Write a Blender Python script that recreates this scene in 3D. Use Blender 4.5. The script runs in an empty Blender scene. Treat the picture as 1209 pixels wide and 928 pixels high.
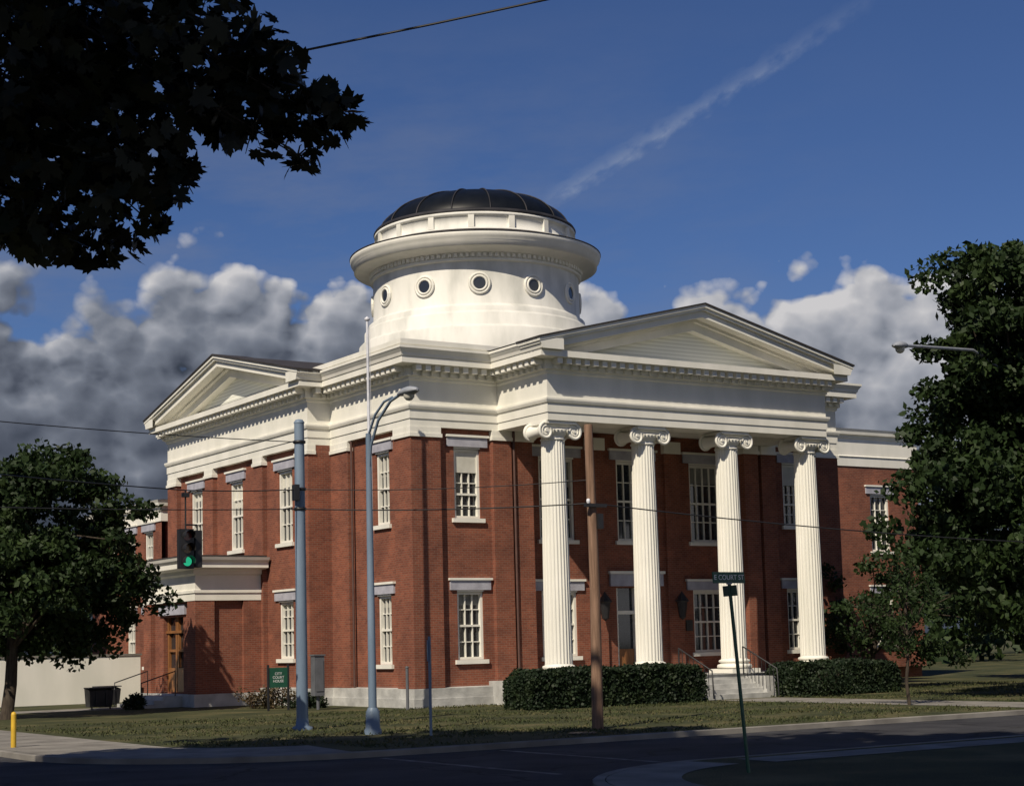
import bpy, bmesh, math, random
import numpy as np
from mathutils import Vector, Matrix
random.seed(7); rng=np.random.default_rng(11)
scn=bpy.context.scene
scn.view_settings.view_transform='Standard'; scn.view_settings.look='None'; scn.view_settings.exposure=0

# ------------------------------------------------------------ camera
YAW,TILT,ROLL=math.radians(56.964),math.radians(6.228),math.radians(1.44)
CAM=Vector((-26.946,-47.533,1.99))
fw=Vector((math.cos(YAW)*math.cos(TILT),math.sin(YAW)*math.cos(TILT),math.sin(TILT)))
rt=Vector((math.sin(YAW),-math.cos(YAW),0)); up=rt.cross(fw)
rt2=rt*math.cos(ROLL)-up*math.sin(ROLL); up2=up*math.cos(ROLL)+rt*math.sin(ROLL)
cd=bpy.data.cameras.new("camera"); cam=bpy.data.objects.new("camera",cd); scn.collection.objects.link(cam)
M=Matrix((( rt2.x,up2.x,-fw.x,CAM.x),(rt2.y,up2.y,-fw.y,CAM.y),(rt2.z,up2.z,-fw.z,CAM.z),(0,0,0,1)))
cam.matrix_world=M; cd.sensor_width=36; cd.lens=1971.9/1209*36; cd.shift_y=80.5/1209; cd.clip_end=3000; cd.clip_start=.1
scn.camera=cam
FX,FY=math.cos(YAW),math.sin(YAW)
def V(d,l,z):   # street-aligned local frame of the near verge (distance, lateral, height)
    return Vector((CAM.x+d*FX+l*FY, CAM.y+d*FY-l*FX, z))

# ------------------------------------------------------------ materials
def nodes(m):
    m.use_nodes=True; nt=m.node_tree; b=nt.nodes["Principled BSDF"]; return nt,b
def N(nt,t,**k):
    n=nt.nodes.new(t)
    for a,v in k.items(): setattr(n,a,v)
    return n
def ramp(nt,src,stops):
    r=N(nt,"ShaderNodeValToRGB"); e=r.color_ramp.elements
    while len(e)<len(stops): e.new(.5)
    for i,(p,c) in enumerate(stops): e[i].position=p; e[i].color=(*c,1)
    nt.links.new(src,r.inputs[0]); return r
def noisemat(name,c1,c2,scale=3,rough=.7,bump=0,detail=4,c3=None,stretch=(1,1,1),spec=.3,bscale=None):
    m=bpy.data.materials.new(name); nt,b=nodes(m)
    tc=N(nt,"ShaderNodeTexCoord"); mp=N(nt,"ShaderNodeMapping"); mp.inputs['Scale'].default_value=stretch
    nt.links.new(tc.outputs['Object'],mp.inputs[0])
    n=N(nt,"ShaderNodeTexNoise"); n.inputs['Scale'].default_value=scale; n.inputs['Detail'].default_value=detail
    nt.links.new(mp.outputs[0],n.inputs['Vector'])
    st=[(.32,c1),(.68,c2)] if c3 is None else [(.3,c1),(.52,c2),(.7,c3)]
    r=ramp(nt,n.outputs[0],st); nt.links.new(r.outputs[0],b.inputs['Base Color'])
    b.inputs['Roughness'].default_value=rough; b.inputs['Specular IOR Level'].default_value=spec
    if bump:
        n2=N(nt,"ShaderNodeTexNoise"); n2.inputs['Scale'].default_value=bscale or scale*6; n2.inputs['Detail'].default_value=2
        nt.links.new(mp.outputs[0],n2.inputs['Vector'])
        bp=N(nt,"ShaderNodeBump"); bp.inputs['Strength'].default_value=bump; bp.inputs['Distance'].default_value=.03
        nt.links.new(n2.outputs[0],bp.inputs['Height']); nt.links.new(bp.outputs[0],b.inputs['Normal'])
    return m
def brickmat(name,ca,cb,mortar,dark=1):
    m=bpy.data.materials.new(name); nt,b=nodes(m)
    tc=N(nt,"ShaderNodeTexCoord"); sp=N(nt,"ShaderNodeSeparateXYZ"); nt.links.new(tc.outputs['Object'],sp.inputs[0])
    ad=N(nt,"ShaderNodeMath",operation='ADD'); nt.links.new(sp.outputs[0],ad.inputs[0]); nt.links.new(sp.outputs[1],ad.inputs[1])
    cb_=N(nt,"ShaderNodeCombineXYZ"); nt.links.new(ad.outputs[0],cb_.inputs[0]); nt.links.new(sp.outputs[2],cb_.inputs[1])
    br=N(nt,"ShaderNodeTexBrick"); br.inputs['Scale'].default_value=1; br.inputs['Brick Width'].default_value=.21; br.inputs['Row Height'].default_value=.075
    br.inputs['Mortar Size'].default_value=.007; br.inputs['Color1'].default_value=(*ca,1); br.inputs['Color2'].default_value=(*cb,1); br.inputs['Mortar'].default_value=(*mortar,1); br.inputs['Bias'].default_value=-.1
    nt.links.new(cb_.outputs[0],br.inputs[0])
    n=N(nt,"ShaderNodeTexNoise"); n.inputs['Scale'].default_value=.9; n.inputs['Detail'].default_value=6; n.inputs['Roughness'].default_value=.65
    nt.links.new(tc.outputs['Object'],n.inputs['Vector'])
    r=ramp(nt,n.outputs[0],[(.3,(.66,.66,.70)),(.5,(.95,.95,.95)),(.72,(1.28,1.2,1.12))])
    mx=N(nt,"ShaderNodeMix",data_type='RGBA',blend_type='MULTIPLY'); mx.inputs[0].default_value=1
    nt.links.new(br.outputs[0],mx.inputs[6]); nt.links.new(r.outputs[0],mx.inputs[7]); nt.links.new(mx.outputs[2],b.inputs['Base Color'])
    b.inputs['Roughness'].default_value=.85; b.inputs['Specular IOR Level'].default_value=.2
    bp=N(nt,"ShaderNodeBump"); bp.inputs['Strength'].default_value=.4; bp.inputs['Distance'].default_value=.01; bp.invert=True
    nt.links.new(br.outputs['Fac'],bp.inputs['Height']); nt.links.new(bp.outputs[0],b.inputs['Normal'])
    return m
def plain(name,c,rough=.5,metal=0,spec=.5):
    return noisemat(name,tuple(x*.85 for x in c),tuple(min(1,x*1.12) for x in c),scale=4,rough=rough,spec=spec,detail=2)
BRICK=brickmat("red_brick",(.245,.083,.050),(.170,.056,.036),(.22,.14,.105))
WHITE=noisemat("white_paint",(.70,.69,.62),(.81,.79,.72),scale=1.3,rough=.6,bump=.05,detail=7,stretch=(1,1,.35))
WHITE2=noisemat("weathered_white_stucco",(.50,.50,.46),(.69,.68,.63),scale=1.1,rough=.75,bump=.15,detail=8,stretch=(1,1,.4),c3=(.77,.76,.71))
SIDING=bpy.data.materials.new("white_siding"); nt,b=nodes(SIDING)
tc=N(nt,"ShaderNodeTexCoord"); wv=N(nt,"ShaderNodeTexWave",wave_type='BANDS',bands_direction='Z'); wv.inputs['Scale'].default_value=2.4; nt.links.new(tc.outputs['Object'],wv.inputs[0])
r=ramp(nt,wv.outputs[0],[(0,(.55,.56,.50)),(.25,(.72,.73,.66)),(1,(.76,.77,.70))]); nt.links.new(r.outputs[0],b.inputs['Base Color']); b.inputs['Roughness'].default_value=.7
STONE=noisemat("limestone_foundation",(.32,.32,.31),(.5,.5,.48),scale=2,rough=.85,bump=.3)
LINTEL=noisemat("grey_stone_lintel",(.31,.31,.36),(.42,.42,.48),scale=3,rough=.8,bump=.1)
ROOF=noisemat("dark_metal_roof",(.028,.024,.024),(.05,.045,.045),scale=2,rough=.7)
DOME=noisemat("dark_dome_glazing",(.0035,.005,.008),(.008,.010,.014),scale=1.5,rough=.42,stretch=(1,1,.3),spec=.15)
RIB=noisemat("dome_rib_metal",(.022,.022,.026),(.045,.043,.048),scale=1.5,rough=.6,spec=.2)
GLASS=plain("window_glass",(.022,.026,.032),.06,0,.8)
BLIND=noisemat("cream_window_blind",(.50,.49,.43),(.62,.61,.55),scale=3,rough=.8)
SHADE=noisemat("drawn_window_shade",(.16,.16,.15),(.24,.24,.22),scale=3,rough=.8)
WOODD=noisemat("varnished_oak_door",(.18,.075,.028),(.30,.135,.05),scale=4,rough=.4,stretch=(4,4,.6))
IRON=plain("black_iron",(.016,.016,.018),.5)
PIPE=plain("brown_downspout_paint",(.09,.045,.035),.6)
STEELB=noisemat("blue_grey_painted_steel",(.13,.18,.25),(.19,.25,.33),scale=3,rough=.45,stretch=(1,1,.2))
ALU=noisemat("galvanised_aluminium",(.24,.26,.30),(.34,.36,.40),scale=3,rough=.45,stretch=(1,1,.2))
GREYM=noisemat("grey_cabinet_paint",(.085,.09,.10),(.12,.125,.14),scale=3,rough=.6)
PALE=plain("white_flagpole_paint",(.62,.63,.68),.35)
WOODP=noisemat("weathered_pole_wood",(.14,.085,.057),(.28,.175,.12),scale=4,rough=.9,bump=.4,stretch=(5,5,.3))
BARK=noisemat("tree_bark",(.03,.023,.018),(.07,.055,.04),scale=6,rough=.95,bump=.6,stretch=(3,3,.6))
BARKD=noisemat("dark_twig_bark",(.008,.006,.005),(.018,.014,.011),scale=6,rough=.95)
GREENS=plain("green_sign",(.012,.08,.045),.45)
SIGNW=plain("sign_white",(.75,.75,.75),.5)
YEL=plain("yellow_paint",(.6,.38,.03),.5)
ASPH=noisemat("asphalt",(.022,.022,.026),(.04,.04,.045),scale=.7,rough=.9,bump=.35,detail=10,bscale=60,c3=(.06,.059,.061))
nt=ASPH.node_tree; b=nt.nodes["Principled BSDF"]; tc=[n for n in nt.nodes if n.type=='TEX_COORD'][0]; rr=[n for n in nt.nodes if n.type=='VALTORGB'][0]
nd=N(nt,"ShaderNodeTexNoise"); nd.inputs['Scale'].default_value=.9; nd.inputs['Detail'].default_value=4; nt.links.new(tc.outputs['Object'],nd.inputs['Vector'])
vm=N(nt,"ShaderNodeVectorMath",operation='MULTIPLY_ADD'); vm.inputs[1].default_value=(1.6,1.6,0); nt.links.new(nd.outputs[1],vm.inputs[0]); nt.links.new(tc.outputs['Object'],vm.inputs[2])
vr=N(nt,"ShaderNodeTexVoronoi",feature='DISTANCE_TO_EDGE',voronoi_dimensions='2D'); vr.inputs['Scale'].default_value=.28; nt.links.new(vm.outputs[0],vr.inputs['Vector'])
r2=ramp(nt,vr.outputs[0],[(.0,(.35,.35,.35)),(.012,(.5,.5,.5)),(.02,(1,1,1))])
mx=N(nt,"ShaderNodeMix",data_type='RGBA',blend_type='MULTIPLY'); mx.inputs[0].default_value=1; nt.links.new(rr.outputs[0],mx.inputs[6]); nt.links.new(r2.outputs[0],mx.inputs[7]); nt.links.new(mx.outputs[2],b.inputs['Base Color'])
CONC=noisemat("concrete",(.15,.14,.125),(.26,.245,.22),scale=1.2,rough=.9,bump=.2,detail=8,bscale=40)
MARK=noisemat("worn_road_paint",(.045,.045,.048),(.22,.22,.21),scale=3,rough=.8,detail=8)
GRASS=noisemat("grass_ground",(.022,.029,.010),(.052,.056,.021),scale=.5,rough=.95,bump=.9,detail=12,c3=(.115,.10,.045),bscale=25)
GRASSB=noisemat("grass_blades",(.024,.036,.011),(.058,.066,.024),scale=.7,rough=.9,c3=(.12,.10,.05))
SOIL=noisemat("distant_ground",(.04,.05,.02),(.08,.08,.035),scale=.05,rough=1)
def leafmat(name,c1,c2,c3,sc=.9,trans=.2):
    m=noisemat(name,c1,c2,scale=sc,rough=.6,c3=c3,detail=2,spec=.25); nt=m.node_tree; b=nt.nodes["Principled BSDF"]
    if trans:
        o=nt.nodes["Material Output"]; t=N(nt,"ShaderNodeBsdfTranslucent"); mx=N(nt,"ShaderNodeMixShader"); mx.inputs[0].default_value=trans
        rr=[n for n in nt.nodes if n.type=='VALTORGB'][0]; nt.links.new(rr.outputs[0],t.inputs[0])
        nt.links.new(b.outputs[0],mx.inputs[1]); nt.links.new(t.outputs[0],mx.inputs[2]); nt.links.new(mx.outputs[0],o.inputs[0])
    return m
LEAF=leafmat("maple_foliage",(.012,.024,.007),(.021,.040,.011),(.038,.062,.018))
LEAFD=leafmat("shade_toned_maple_leaf",(.004,.006,.003),(.007,.010,.004),(.011,.015,.006),trans=0)  # crown shade over the branch is worked into this near-black leaf colour
LEAFH=leafmat("yew_hedge_foliage",(.007,.015,.006),(.012,.023,.009),(.022,.034,.012),sc=2,trans=0)
LEAFR=leafmat("barberry_foliage",(.05,.025,.018),(.06,.045,.018),(.09,.06,.03),sc=2,trans=0)

# ------------------------------------------------------------ mesh builder
class MB:
    def __init__(s,name,parent=None,fix=True):
        s.name=name;s.v=[];s.f=[];s.m=[];s.mats=[];s.parent=parent;s.fix=fix;s.sm=[]
    def mi(s,m):
        if m not in s.mats:s.mats.append(m)
        return s.mats.index(m)
    def add(s,vs,fs,m,smooth=False):
        o=len(s.v); s.v+= [tuple(v) for v in vs]; k=s.mi(m)
        for f in fs: s.f.append([i+o for i in f]); s.m.append(k); s.sm.append(smooth)
    def box(s,x0,x1,y0,y1,z0,z1,m):
        vs=[(x,y,z) for z in(z0,z1) for y in(y0,y1) for x in(x0,x1)]
        s.add(vs,[(0,1,3,2),(4,6,7,5),(0,4,5,1),(2,3,7,6),(0,2,6,4),(1,5,7,3)],m)
    def lbox(s,F,u0,u1,d0,d1,z0,z1,m):
        vs=[F(u,d,z) for z in(z0,z1) for d in(d0,d1) for u in(u0,u1)]
        s.add(vs,[(0,1,3,2),(4,6,7,5),(0,4,5,1),(2,3,7,6),(0,2,6,4),(1,5,7,3)],m)
    def quad(s,a,b,c,d,m): s.add([a,b,c,d],[(0,1,2,3)],m)
    def tube(s,pts,rad,m,seg=8,smooth=True,cap=True):
        pts=[Vector(p) for p in pts]; n=len(pts)
        if not hasattr(rad,'__len__'): rad=[rad]*n
        vs=[];fs=[]
        ref=None
        for i,p in enumerate(pts):
            t=(pts[min(i+1,n-1)]-pts[max(i-1,0)]).normalized()
            if ref is None: ref=Vector((0,0,1)) if abs(t.z)<.9 else Vector((1,0,0))
            a=t.cross(ref).normalized(); b=a.cross(t).normalized(); ref=b
            for k in range(seg):
                an=2*math.pi*k/seg; vs.append(p+(a*math.cos(an)+b*math.sin(an))*rad[i])
        for i in range(n-1):
            for k in range(seg):
                k2=(k+1)%seg; fs.append((i*seg+k,i*seg+k2,(i+1)*seg+k2,(i+1)*seg+k))
        s.add(vs,fs,m,smooth)
        if cap: s.add(vs[:seg],[tuple(range(seg))],m); s.add(vs[-seg:],[tuple(range(seg))],m)
    def lathe(s,c,prof,m,seg=96,smooth=True,rf=None):
        vs=[];fs=[];n=len(prof)
        for (r,z) in prof:
            for k in range(seg):
                a=2*math.pi*k/seg; rr=r if rf is None else r*rf(a)
                vs.append((c[0]+rr*math.cos(a),c[1]+rr*math.sin(a),c[2]+z))
        for i in range(n-1):
            for k in range(seg):
                k2=(k+1)%seg; fs.append((i*seg+k,i*seg+k2,(i+1)*seg+k2,(i+1)*seg+k))
        s.add(vs,fs,m,smooth)
    def sweep(s,path,prof,m,closed=True,caps=True):
        n=len(path); P=[Vector(p) for p in path]; vs=[];fs=[]
        for i in range(n):
            def nrm(a,b):
                d=(b-a).normalized(); return Vector((d.y,-d.x))
            if closed or 0<i<n-1:
                n1=nrm(P[i-1],P[i]); n2=nrm(P[i],P[(i+1)%n]); mt=(n1+n2)/(1+n1.dot(n2))
            elif i==0: mt=nrm(P[0],P[1])
            else: mt=nrm(P[-2],P[-1])
            for (o,z) in prof: vs.append((P[i].x+mt.x*o,P[i].y+mt.y*o,z))
        k=len(prof)
        for i in range(n if closed else n-1):
            j=(i+1)%n
            for q in range(k-1): fs.append((i*k+q,j*k+q,j*k+q+1,i*k+q+1))
        s.add(vs,fs,m)
        if not closed and caps:
            s.add(vs[:k],[tuple(range(k))],m); s.add(vs[-k:],[tuple(range(k))],m)
    def done(s):
        me=bpy.data.meshes.new(s.name); me.from_pydata(s.v,[],s.f)
        for m in s.mats: me.materials.append(m)
        me.polygons.foreach_set('material_index',s.m); me.polygons.foreach_set('use_smooth',s.sm)
        if s.fix:
            bm=bmesh.new(); bm.from_mesh(me); bmesh.ops.recalc_face_normals(bm,faces=bm.faces); bm.to_mesh(me); bm.free()
        me.update(); ob=bpy.data.objects.new(s.name,me); scn.collection.objects.link(ob)
        if s.parent: ob.parent=s.parent
        return ob
def empty(name):
    e=bpy.data.objects.new(name,None); scn.collection.objects.link(e); return e
def frame(O,U,Nn):
    O=Vector((*O,0));U=Vector((*U,0));Nn=Vector((*Nn,0))
    return lambda u,d,z: O+U*u+Nn*d+Vector((0,0,z))

# ------------------------------------------------------------ courthouse
xa=9.57; PW=6.145; PP=3.04; Q=.9; Y1,Y2=5.81,19.22; YC=(Y1+Y2)/2; BX=19.14; BY=20.6; TA=9.2
house=empty("courthouse_building")
walls=MB("brick_walls",house); trim=MB("white_trim",house); wins=MB("windows",house); stone=MB("stone_base",house)
FF=frame((0,0),(1,0),(0,-1)); FL=frame((0,0),(0,1),(-1,0)); FP=frame((-Q,0),(0,1),(-1,0)); FR=frame((0,1.2),(1,0),(0,-1))
def wall(F,u0,u1,z0,z1,d,ops,m=BRICK,depth=.28,mb=None):
    mb=mb or walls
    us=sorted({u0,u1}|{o[0] for o in ops}|{o[1] for o in ops}); zs=sorted({z0,z1}|{o[2] for o in ops}|{o[3] for o in ops})
    for i in range(len(us)-1):
        for j in range(len(zs)-1):
            uc=(us[i]+us[i+1])/2; zc=(zs[j]+zs[j+1])/2
            if any(o[0]<uc<o[1] and o[2]<zc<o[3] for o in ops): continue
            mb.quad(F(us[i],d,zs[j]),F(us[i+1],d,zs[j]),F(us[i+1],d,zs[j+1]),F(us[i],d,zs[j+1]),m)
    for (a,b,c,e) in ops:
        for (p,q) in [((a,c),(a,e)),((a,e),(b,e)),((b,e),(b,c)),((b,c),(a,c))]:
            mb.quad(F(p[0],d,p[1]),F(q[0],d,q[1]),F(q[0],d-depth,q[1]),F(p[0],d-depth,p[1]),m)
def window(F,uc,w,z0,z1,d,blind=0,cols=3,rows=2,lint=True,lw=.28,mb=None,curtain=0,cm=None):
    wm=mb or wins
    a,b=uc-w/2,uc+w/2
    g=d-.2
    wm.quad(F(a,g,z0),F(b,g,z0),F(b,g,z1),F(a,g,z1),GLASS)
    ft=.09
    zt=z1-blind
    wm.lbox(F,a,a+ft,g+.003,d-.06,z0,z1,WHITE); wm.lbox(F,b-ft,b,g+.003,d-.06,z0,z1,WHITE)
    wm.lbox(F,a+ft,b-ft,g+.003,d-.06,z1-ft,z1,WHITE); wm.lbox(F,a+ft,b-ft,g+.003,d-.06,z0,z0+ft,WHITE)
    if blind: wm.lbox(F,a+ft,b-ft,g+.003,d-.10,zt,z1-ft,BLIND); zt2=zt
    else: zt2=z1-ft
    if curtain: wm.quad(F(a+ft,g+.0015,zt2-curtain),F(b-ft,g+.0015,zt2-curtain),F(b-ft,g+.0015,zt2),F(a+ft,g+.0015,zt2),cm or SHADE)
    zm=(z0+ft+zt2)/2
    wm.lbox(F,a+ft,b-ft,g+.004,d-.09,zm-.035,zm+.035,WHITE)
    ia,ib=a+ft,b-ft
    for k in range(1,cols): 
        x=ia+(ib-ia)*k/cols; 
        wm.lbox(F,x-.017,x+.017,g+.005,d-.12,z0+ft,zm-.035,WHITE); wm.lbox(F,x-.017,x+.017,g+.005,d-.12,zm+.035,zt2,WHITE)
    for (s0,s1) in ((z0+ft,zm-.035),(zm+.035,zt2)):
        for k in range(1,rows):
            z=s0+(s1-s0)*k/rows; wm.lbox(F,ia,ib,g+.006,d-.13,z-.016,z+.016,WHITE)
    if lint:
        wm.lbox(F,a-lw,b+lw,d-.01,d+.07,z1+.06,z1+.38,LINTEL); wm.lbox(F,a-lw-.05,b+lw+.05,d-.01,d+.12,z1+.383,z1+.46,WHITE)
        wm.lbox(F,a-.003,b+.003,d-.05,d+.02,z1+.0,z1+.058,WHITE)
    wm.lbox(F,a-.12,b+.12,d-.05,d+.10,z0-.14,z0-.003,WHITE)
D0=-.19
wl=(1.78,2.80,1.5,3.75); wu=(1.76,2.78,6.2,8.55)
wall(FF,1.1,4.8,.62,TA+.4,D0,[wl,wu])
window(FF,2.29,1.02,wl[2],wl[3],D0,curtain=.35); window(FF,2.27,1.02,wu[2],wu[3],D0,blind=.8)
for (a,b) in [(0,1.14),(3.2,3.95),(4.1,4.8)]:
    walls.lbox(FF,a,b,-1.25 if b==4.8 else -.35,0,.62,8.86,BRICK)
    trim.lbox(FF,a-.05,b+.05,-.3,.06,8.86,8.98,WHITE); trim.lbox(FF,a-.02,b+.02,-.3,.025,8.983,9.198,WHITE)
wr=(16.4,17.4,1.5,3.75); wru=(16.4,17.4,6.2,8.55)
wall(FF,14.34,18.0,.62,TA+.4,D0,[wr,wru])
for o,bl in((wr,0),(wru,.8)): window(FF,(o[0]+o[1])/2,1.0,o[2],o[3],D0,blind=bl)
for (a,b) in [(14.34,15.04),(15.2,15.9),(18.0,19.14)]:
    walls.lbox(FF,a,b,-1.25 if a==14.34 else -.35,0,.62,8.86,BRICK)
    trim.lbox(FF,a-.05,b+.05,-.3,.06,8.86,8.98,WHITE); trim.lbox(FF,a-.02,b+.02,-.3,.025,8.983,9.198,WHITE)
rw=[]
for c in (6.6,13.4): rw.append((c-.75,c+.75,1.5,3.75))
for c in (6.6,10.0,13.4): rw.append((c-.75,c+.75,5.6,8.5))
door=(9.1,10.9,.80,3.9)
wall(FR,4.8,14.34,.62,TA+.5,0,rw+[door])
for i,o in enumerate(rw): window(FR,(o[0]+o[1])/2,1.5,o[2],o[3],0,cols=4,blind=0,lw=.3,curtain=(.5,0,.9,0,.6)[i])
wins.quad(FR(9.1,-.25,.8),FR(10.9,-.25,.8),FR(10.9,-.25,3.9),FR(9.1,-.25,3.9),GLASS)
for (a,b) in((9.1,9.22),(9.97,10.03),(10.78,10.9)): wins.lbox(FR,a,b,-.245,-.1,.8,3.9,WHITE)
wins.lbox(FR,9.22,10.78,-.24,-.12,2.95,3.08,WHITE); wins.lbox(FR,9.25,9.95,-.243,-.17,.8,1.7,WOODD); wins.lbox(FR,10.05,10.75,-.243,-.17,.8,1.7,WOODD)
wins.lbox(FR,8.8,11.2,0,.1,3.96,4.4,LINTEL); wins.lbox(FR,8.75,11.25,0,.16,4.403,4.5,WHITE)
for (a,b) in((7.9,8.6),(11.4,12.1)):
    walls.lbox(FR,a,b,-.1,.13,.8,8.86,BRICK); trim.lbox(FR,a-.05,b+.05,-.1,.18,8.86,9.3,WHITE)
wins.lbox(FR,12.25,12.55,.0,.04,2.3,2.7,IRON)
for u in(8.25,11.75):
    wins.lbox(FR,u-.03,u+.03,.13,.45,3.35,3.4,IRON); p=FR(u,.45,3.4); wins.lathe(p,[(0,-.7),(.12,-.6),(.2,-.05),(.26,0),(.08,.25),(0,.36)],IRON,seg=8,smooth=False)
sl=(1.83,2.77,1.4,3.7); su=(1.83,2.77,6.1,8.55)
wall(FL,1.1,4.5,.62,TA+.4,D0,[sl,su])
window(FL,2.3,.94,sl[2],sl[3],D0,curtain=.3); window(FL,2.3,.94,su[2],su[3],D0,curtain=.7)
walls.lbox(FL,.352,1.14,-.35,0,.62,8.86,BRICK); trim.lbox(FL,.31,1.19,-.3,.06,8.86,8.98,WHITE); trim.lbox(FL,.31,1.16,-.3,.025,8.983,9.198,WHITE)
walls.lbox(FL,4.5,Y1+.3,-.35,0,.62,8.86,BRICK); trim.lbox(FL,4.45,Y1+.3,-.3,.06,8.86,8.98,WHITE); trim.lbox(FL,4.48,Y1+.3,-.3,.025,8.983,9.198,WHITE)
pops=[]
for c in (8.1,12.5,16.5): pops.append((c-.6,c+.6,5.85,8.5))
pops.append((7.5,8.7,1.65,3.7)); pops.append((16.1,16.9,1.65,3.7))
wall(FP,Y1,Y2,.62,TA+.4,D0,pops)
for i,o in enumerate(pops): window(FP,(o[0]+o[1])/2,o[1]-o[0],o[2],o[3],D0,cols=3,curtain=(.5,.9,.3,.2,0)[i],cm=BLIND)
for (a,b) in[(Y1,Y1+1.0),(9.7,10.5),(14.4,15.2),(Y2-1.0,Y2)]:
    walls.lbox(FP,a,b,-.6 if a==Y1 else -.35,0,.62,8.86,BRICK)
    trim.lbox(FP,a-.05,b+.05,-.3,.06,8.86,8.98,WHITE); trim.lbox(FP,a-.02,b+.02,-.3,.025,8.983,9.198,WHITE)
walls.box(-.72,.4,Y1+.003,Y1+.3,.62,9.3,BRICK); walls.box(-.72,.4,Y2-.3,Y2-.003,.62,9.3,BRICK)
walls.box(BX-.4,BX-.003,.36,BY,.62,9.3,BRICK); walls.box(.2,BX-.4,BY-.3,BY,.62,9.3,BRICK); walls.box(.1,.4,Y2,BY,.62,9.3,BRICK)
outl=[(0,0),(4.8,0),(4.8,.9),(14.34,.9),(14.34,0),(BX,0),(BX,BY),(0,BY),(0,Y2),(-Q,Y2),(-Q,Y1),(0,Y1)]
stone.sweep(outl,[(.09,-.2),(.09,.28),(.05,.285),(.05,.60),(-.4,.66)],STONE)
path=[(0,0),(xa-PW,0),(xa-PW,-PP),(xa+PW,-PP),(xa+PW,0),(BX,0),(BX,BY),(0,BY),(0,Y2),(-Q,Y2),(-Q,Y1),(0,Y1)]
trim.sweep(path,[(-.3,9.2),(0,9.2),(0,9.46),(.03,9.46),(.03,9.74),(.08,9.78),(.11,9.86),(.11,9.92),(0,9.94),(0,10.72),(.06,10.76),(.06,10.84),(.14,10.86),(.14,11.12),(.2,11.14),(.2,11.18),(.58,11.2),(.6,11.2),(.6,11.40),(-.3,11.43)],WHITE)
sima=[(-.2,11.405),(.6,11.405),(.63,11.42),(.66,11.52),(.74,11.64),(.76,11.66),(.76,11.74),(-.2,11.76)]
trim.sweep([(-Q-.74,Y1),(0,Y1),(0,0),(xa-PW,0),(xa-PW,-PP-.74)],sima,WHITE,closed=False)
trim.sweep([(xa+PW,-PP-.74),(xa+PW,0),(BX,0),(BX,BY),(0,BY),(0,Y2),(-Q-.74,Y2)],sima,WHITE,closed=False)
gut=[(-.2,11.763),(.66,11.763),(.70,11.80),(.70,11.96),(-.2,12.0)]
trim.sweep([(0,Y1+.2),(0,0),(xa-PW-.3,0)],gut,WHITE,closed=False)
n=len(path)
for i in range(n):
    a=Vector(path[i]);b=Vector(path[(i+1)%n]);L=(b-a).length;dv=(b-a).normalized();nr=Vector((dv.y,-dv.x))
    if (a.x>18 or a.y>20) : continue
    k=int((L+.3)/.36); F=frame(a,dv,nr); st=(L-(k)*.36)/2+.18
    if L<1.2: st=.2;k=int((L-.1)/.36)
    for j in range(k):
        u=st+j*.36; trim.lbox(F,u-.1,u+.1,.135,.50,11.0,11.195,WHITE)
        trim.lbox(F,u-.08,u+.08,.13,.24,10.87,10.995,WHITE)
roof=MB("roof",house)
def pediment(F,hw,zt,za):
    sl=(za-zt)/hw
    def rk(t0,t1,d0,d1,uend,m,mb=trim):
        for sg in(-1,1):
            vs=[]
            for d in(d0,d1):
                for (u,t) in((0,t0),(uend,t0),(uend,t1),(0,t1)):
                    vs.append(F(sg*u,d,za-sl*u+t))
            mb.add(vs,[(0,1,2,3),(4,5,6,7),(0,1,5,4),(1,2,6,5),(2,3,7,6),(3,0,4,7)],m)
    rk(-.10,0,-.5,.76,hw,WHITE); rk(-.19,-.103,-.5,.70,hw-.05,WHITE)
    rk(-.42,-.193,-.5,.59,hw-.16,WHITE); rk(-.52,-.423,-.5,.20,hw-.5,WHITE); rk(-.80,-.523,-.5,.06,hw-1.1,WHITE)
    vs=[F(-hw+1,-.28,11.38),F(hw-1,-.28,11.38),F(0,-.28,za-.5)]
    trim.add(vs,[(0,1,2)],SIDING)
    rk(.003,.06,-.6,.80,hw+.03,ROOF,roof)
FPF=frame((xa,-PP),(1,0),(0,-1)); FPL=frame((-Q,YC),(0,1),(-1,0))
ZT,ZA=11.74,13.42
pediment(FPF,PW+.76,ZT,ZA); pediment(FPL,(Y2-Y1)/2+.76,ZT,ZA)
def gable(F,hw,depth):
    for sg in(-1,1):
        roof.quad(F(0,-.6,ZA+.03),F(sg*hw,-.6,ZT+.03),F(sg*hw,-depth,ZT+.03),F(0,-depth,ZA+.03),ROOF)
gable(FPF,PW+.79,11); gable(FPL,(Y2-Y1)/2+.79,9)
o=[(-.7,-.7),(BX+.7,-.7),(BX+.7,BY+.7),(-.7,BY+.7)]; c=(xa,11.3); ii=[(c[0]-4,c[1]-4),(c[0]+4,c[1]-4),(c[0]+4,c[1]+4),(c[0]-4,c[1]+4)]
for k in range(4):
    a,b=o[k],o[(k+1)%4];p,q=ii[k],ii[(k+1)%4]; roof.quad((*a,11.71),(*b,11.71),(*q,13.0),(*p,13.0),ROOF)
roof.quad(*[(*p,13.0) for p in ii],ROOF)
trim.box(xa-PW+.003,xa+PW-.003,-PP+.003,-PP+1.0,9.203,11,WHITE)
for x0,x1 in((xa-PW+.003,xa-PW+1.0),(xa+PW-1.0,xa+PW-.003)): trim.box(x0,x1,-PP+1.0,1.19,9.206,11,WHITE)
trim.box(xa-PW+1,xa+PW-1,-PP+1.0,1.19,9.5,9.6,WHITE)
stone.box(2.95,16.2,-3.3,1.19,-.1,.775,STONE); stone.box(2.9,16.25,-3.35,-2.9,.778,.80,STONE)
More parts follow.
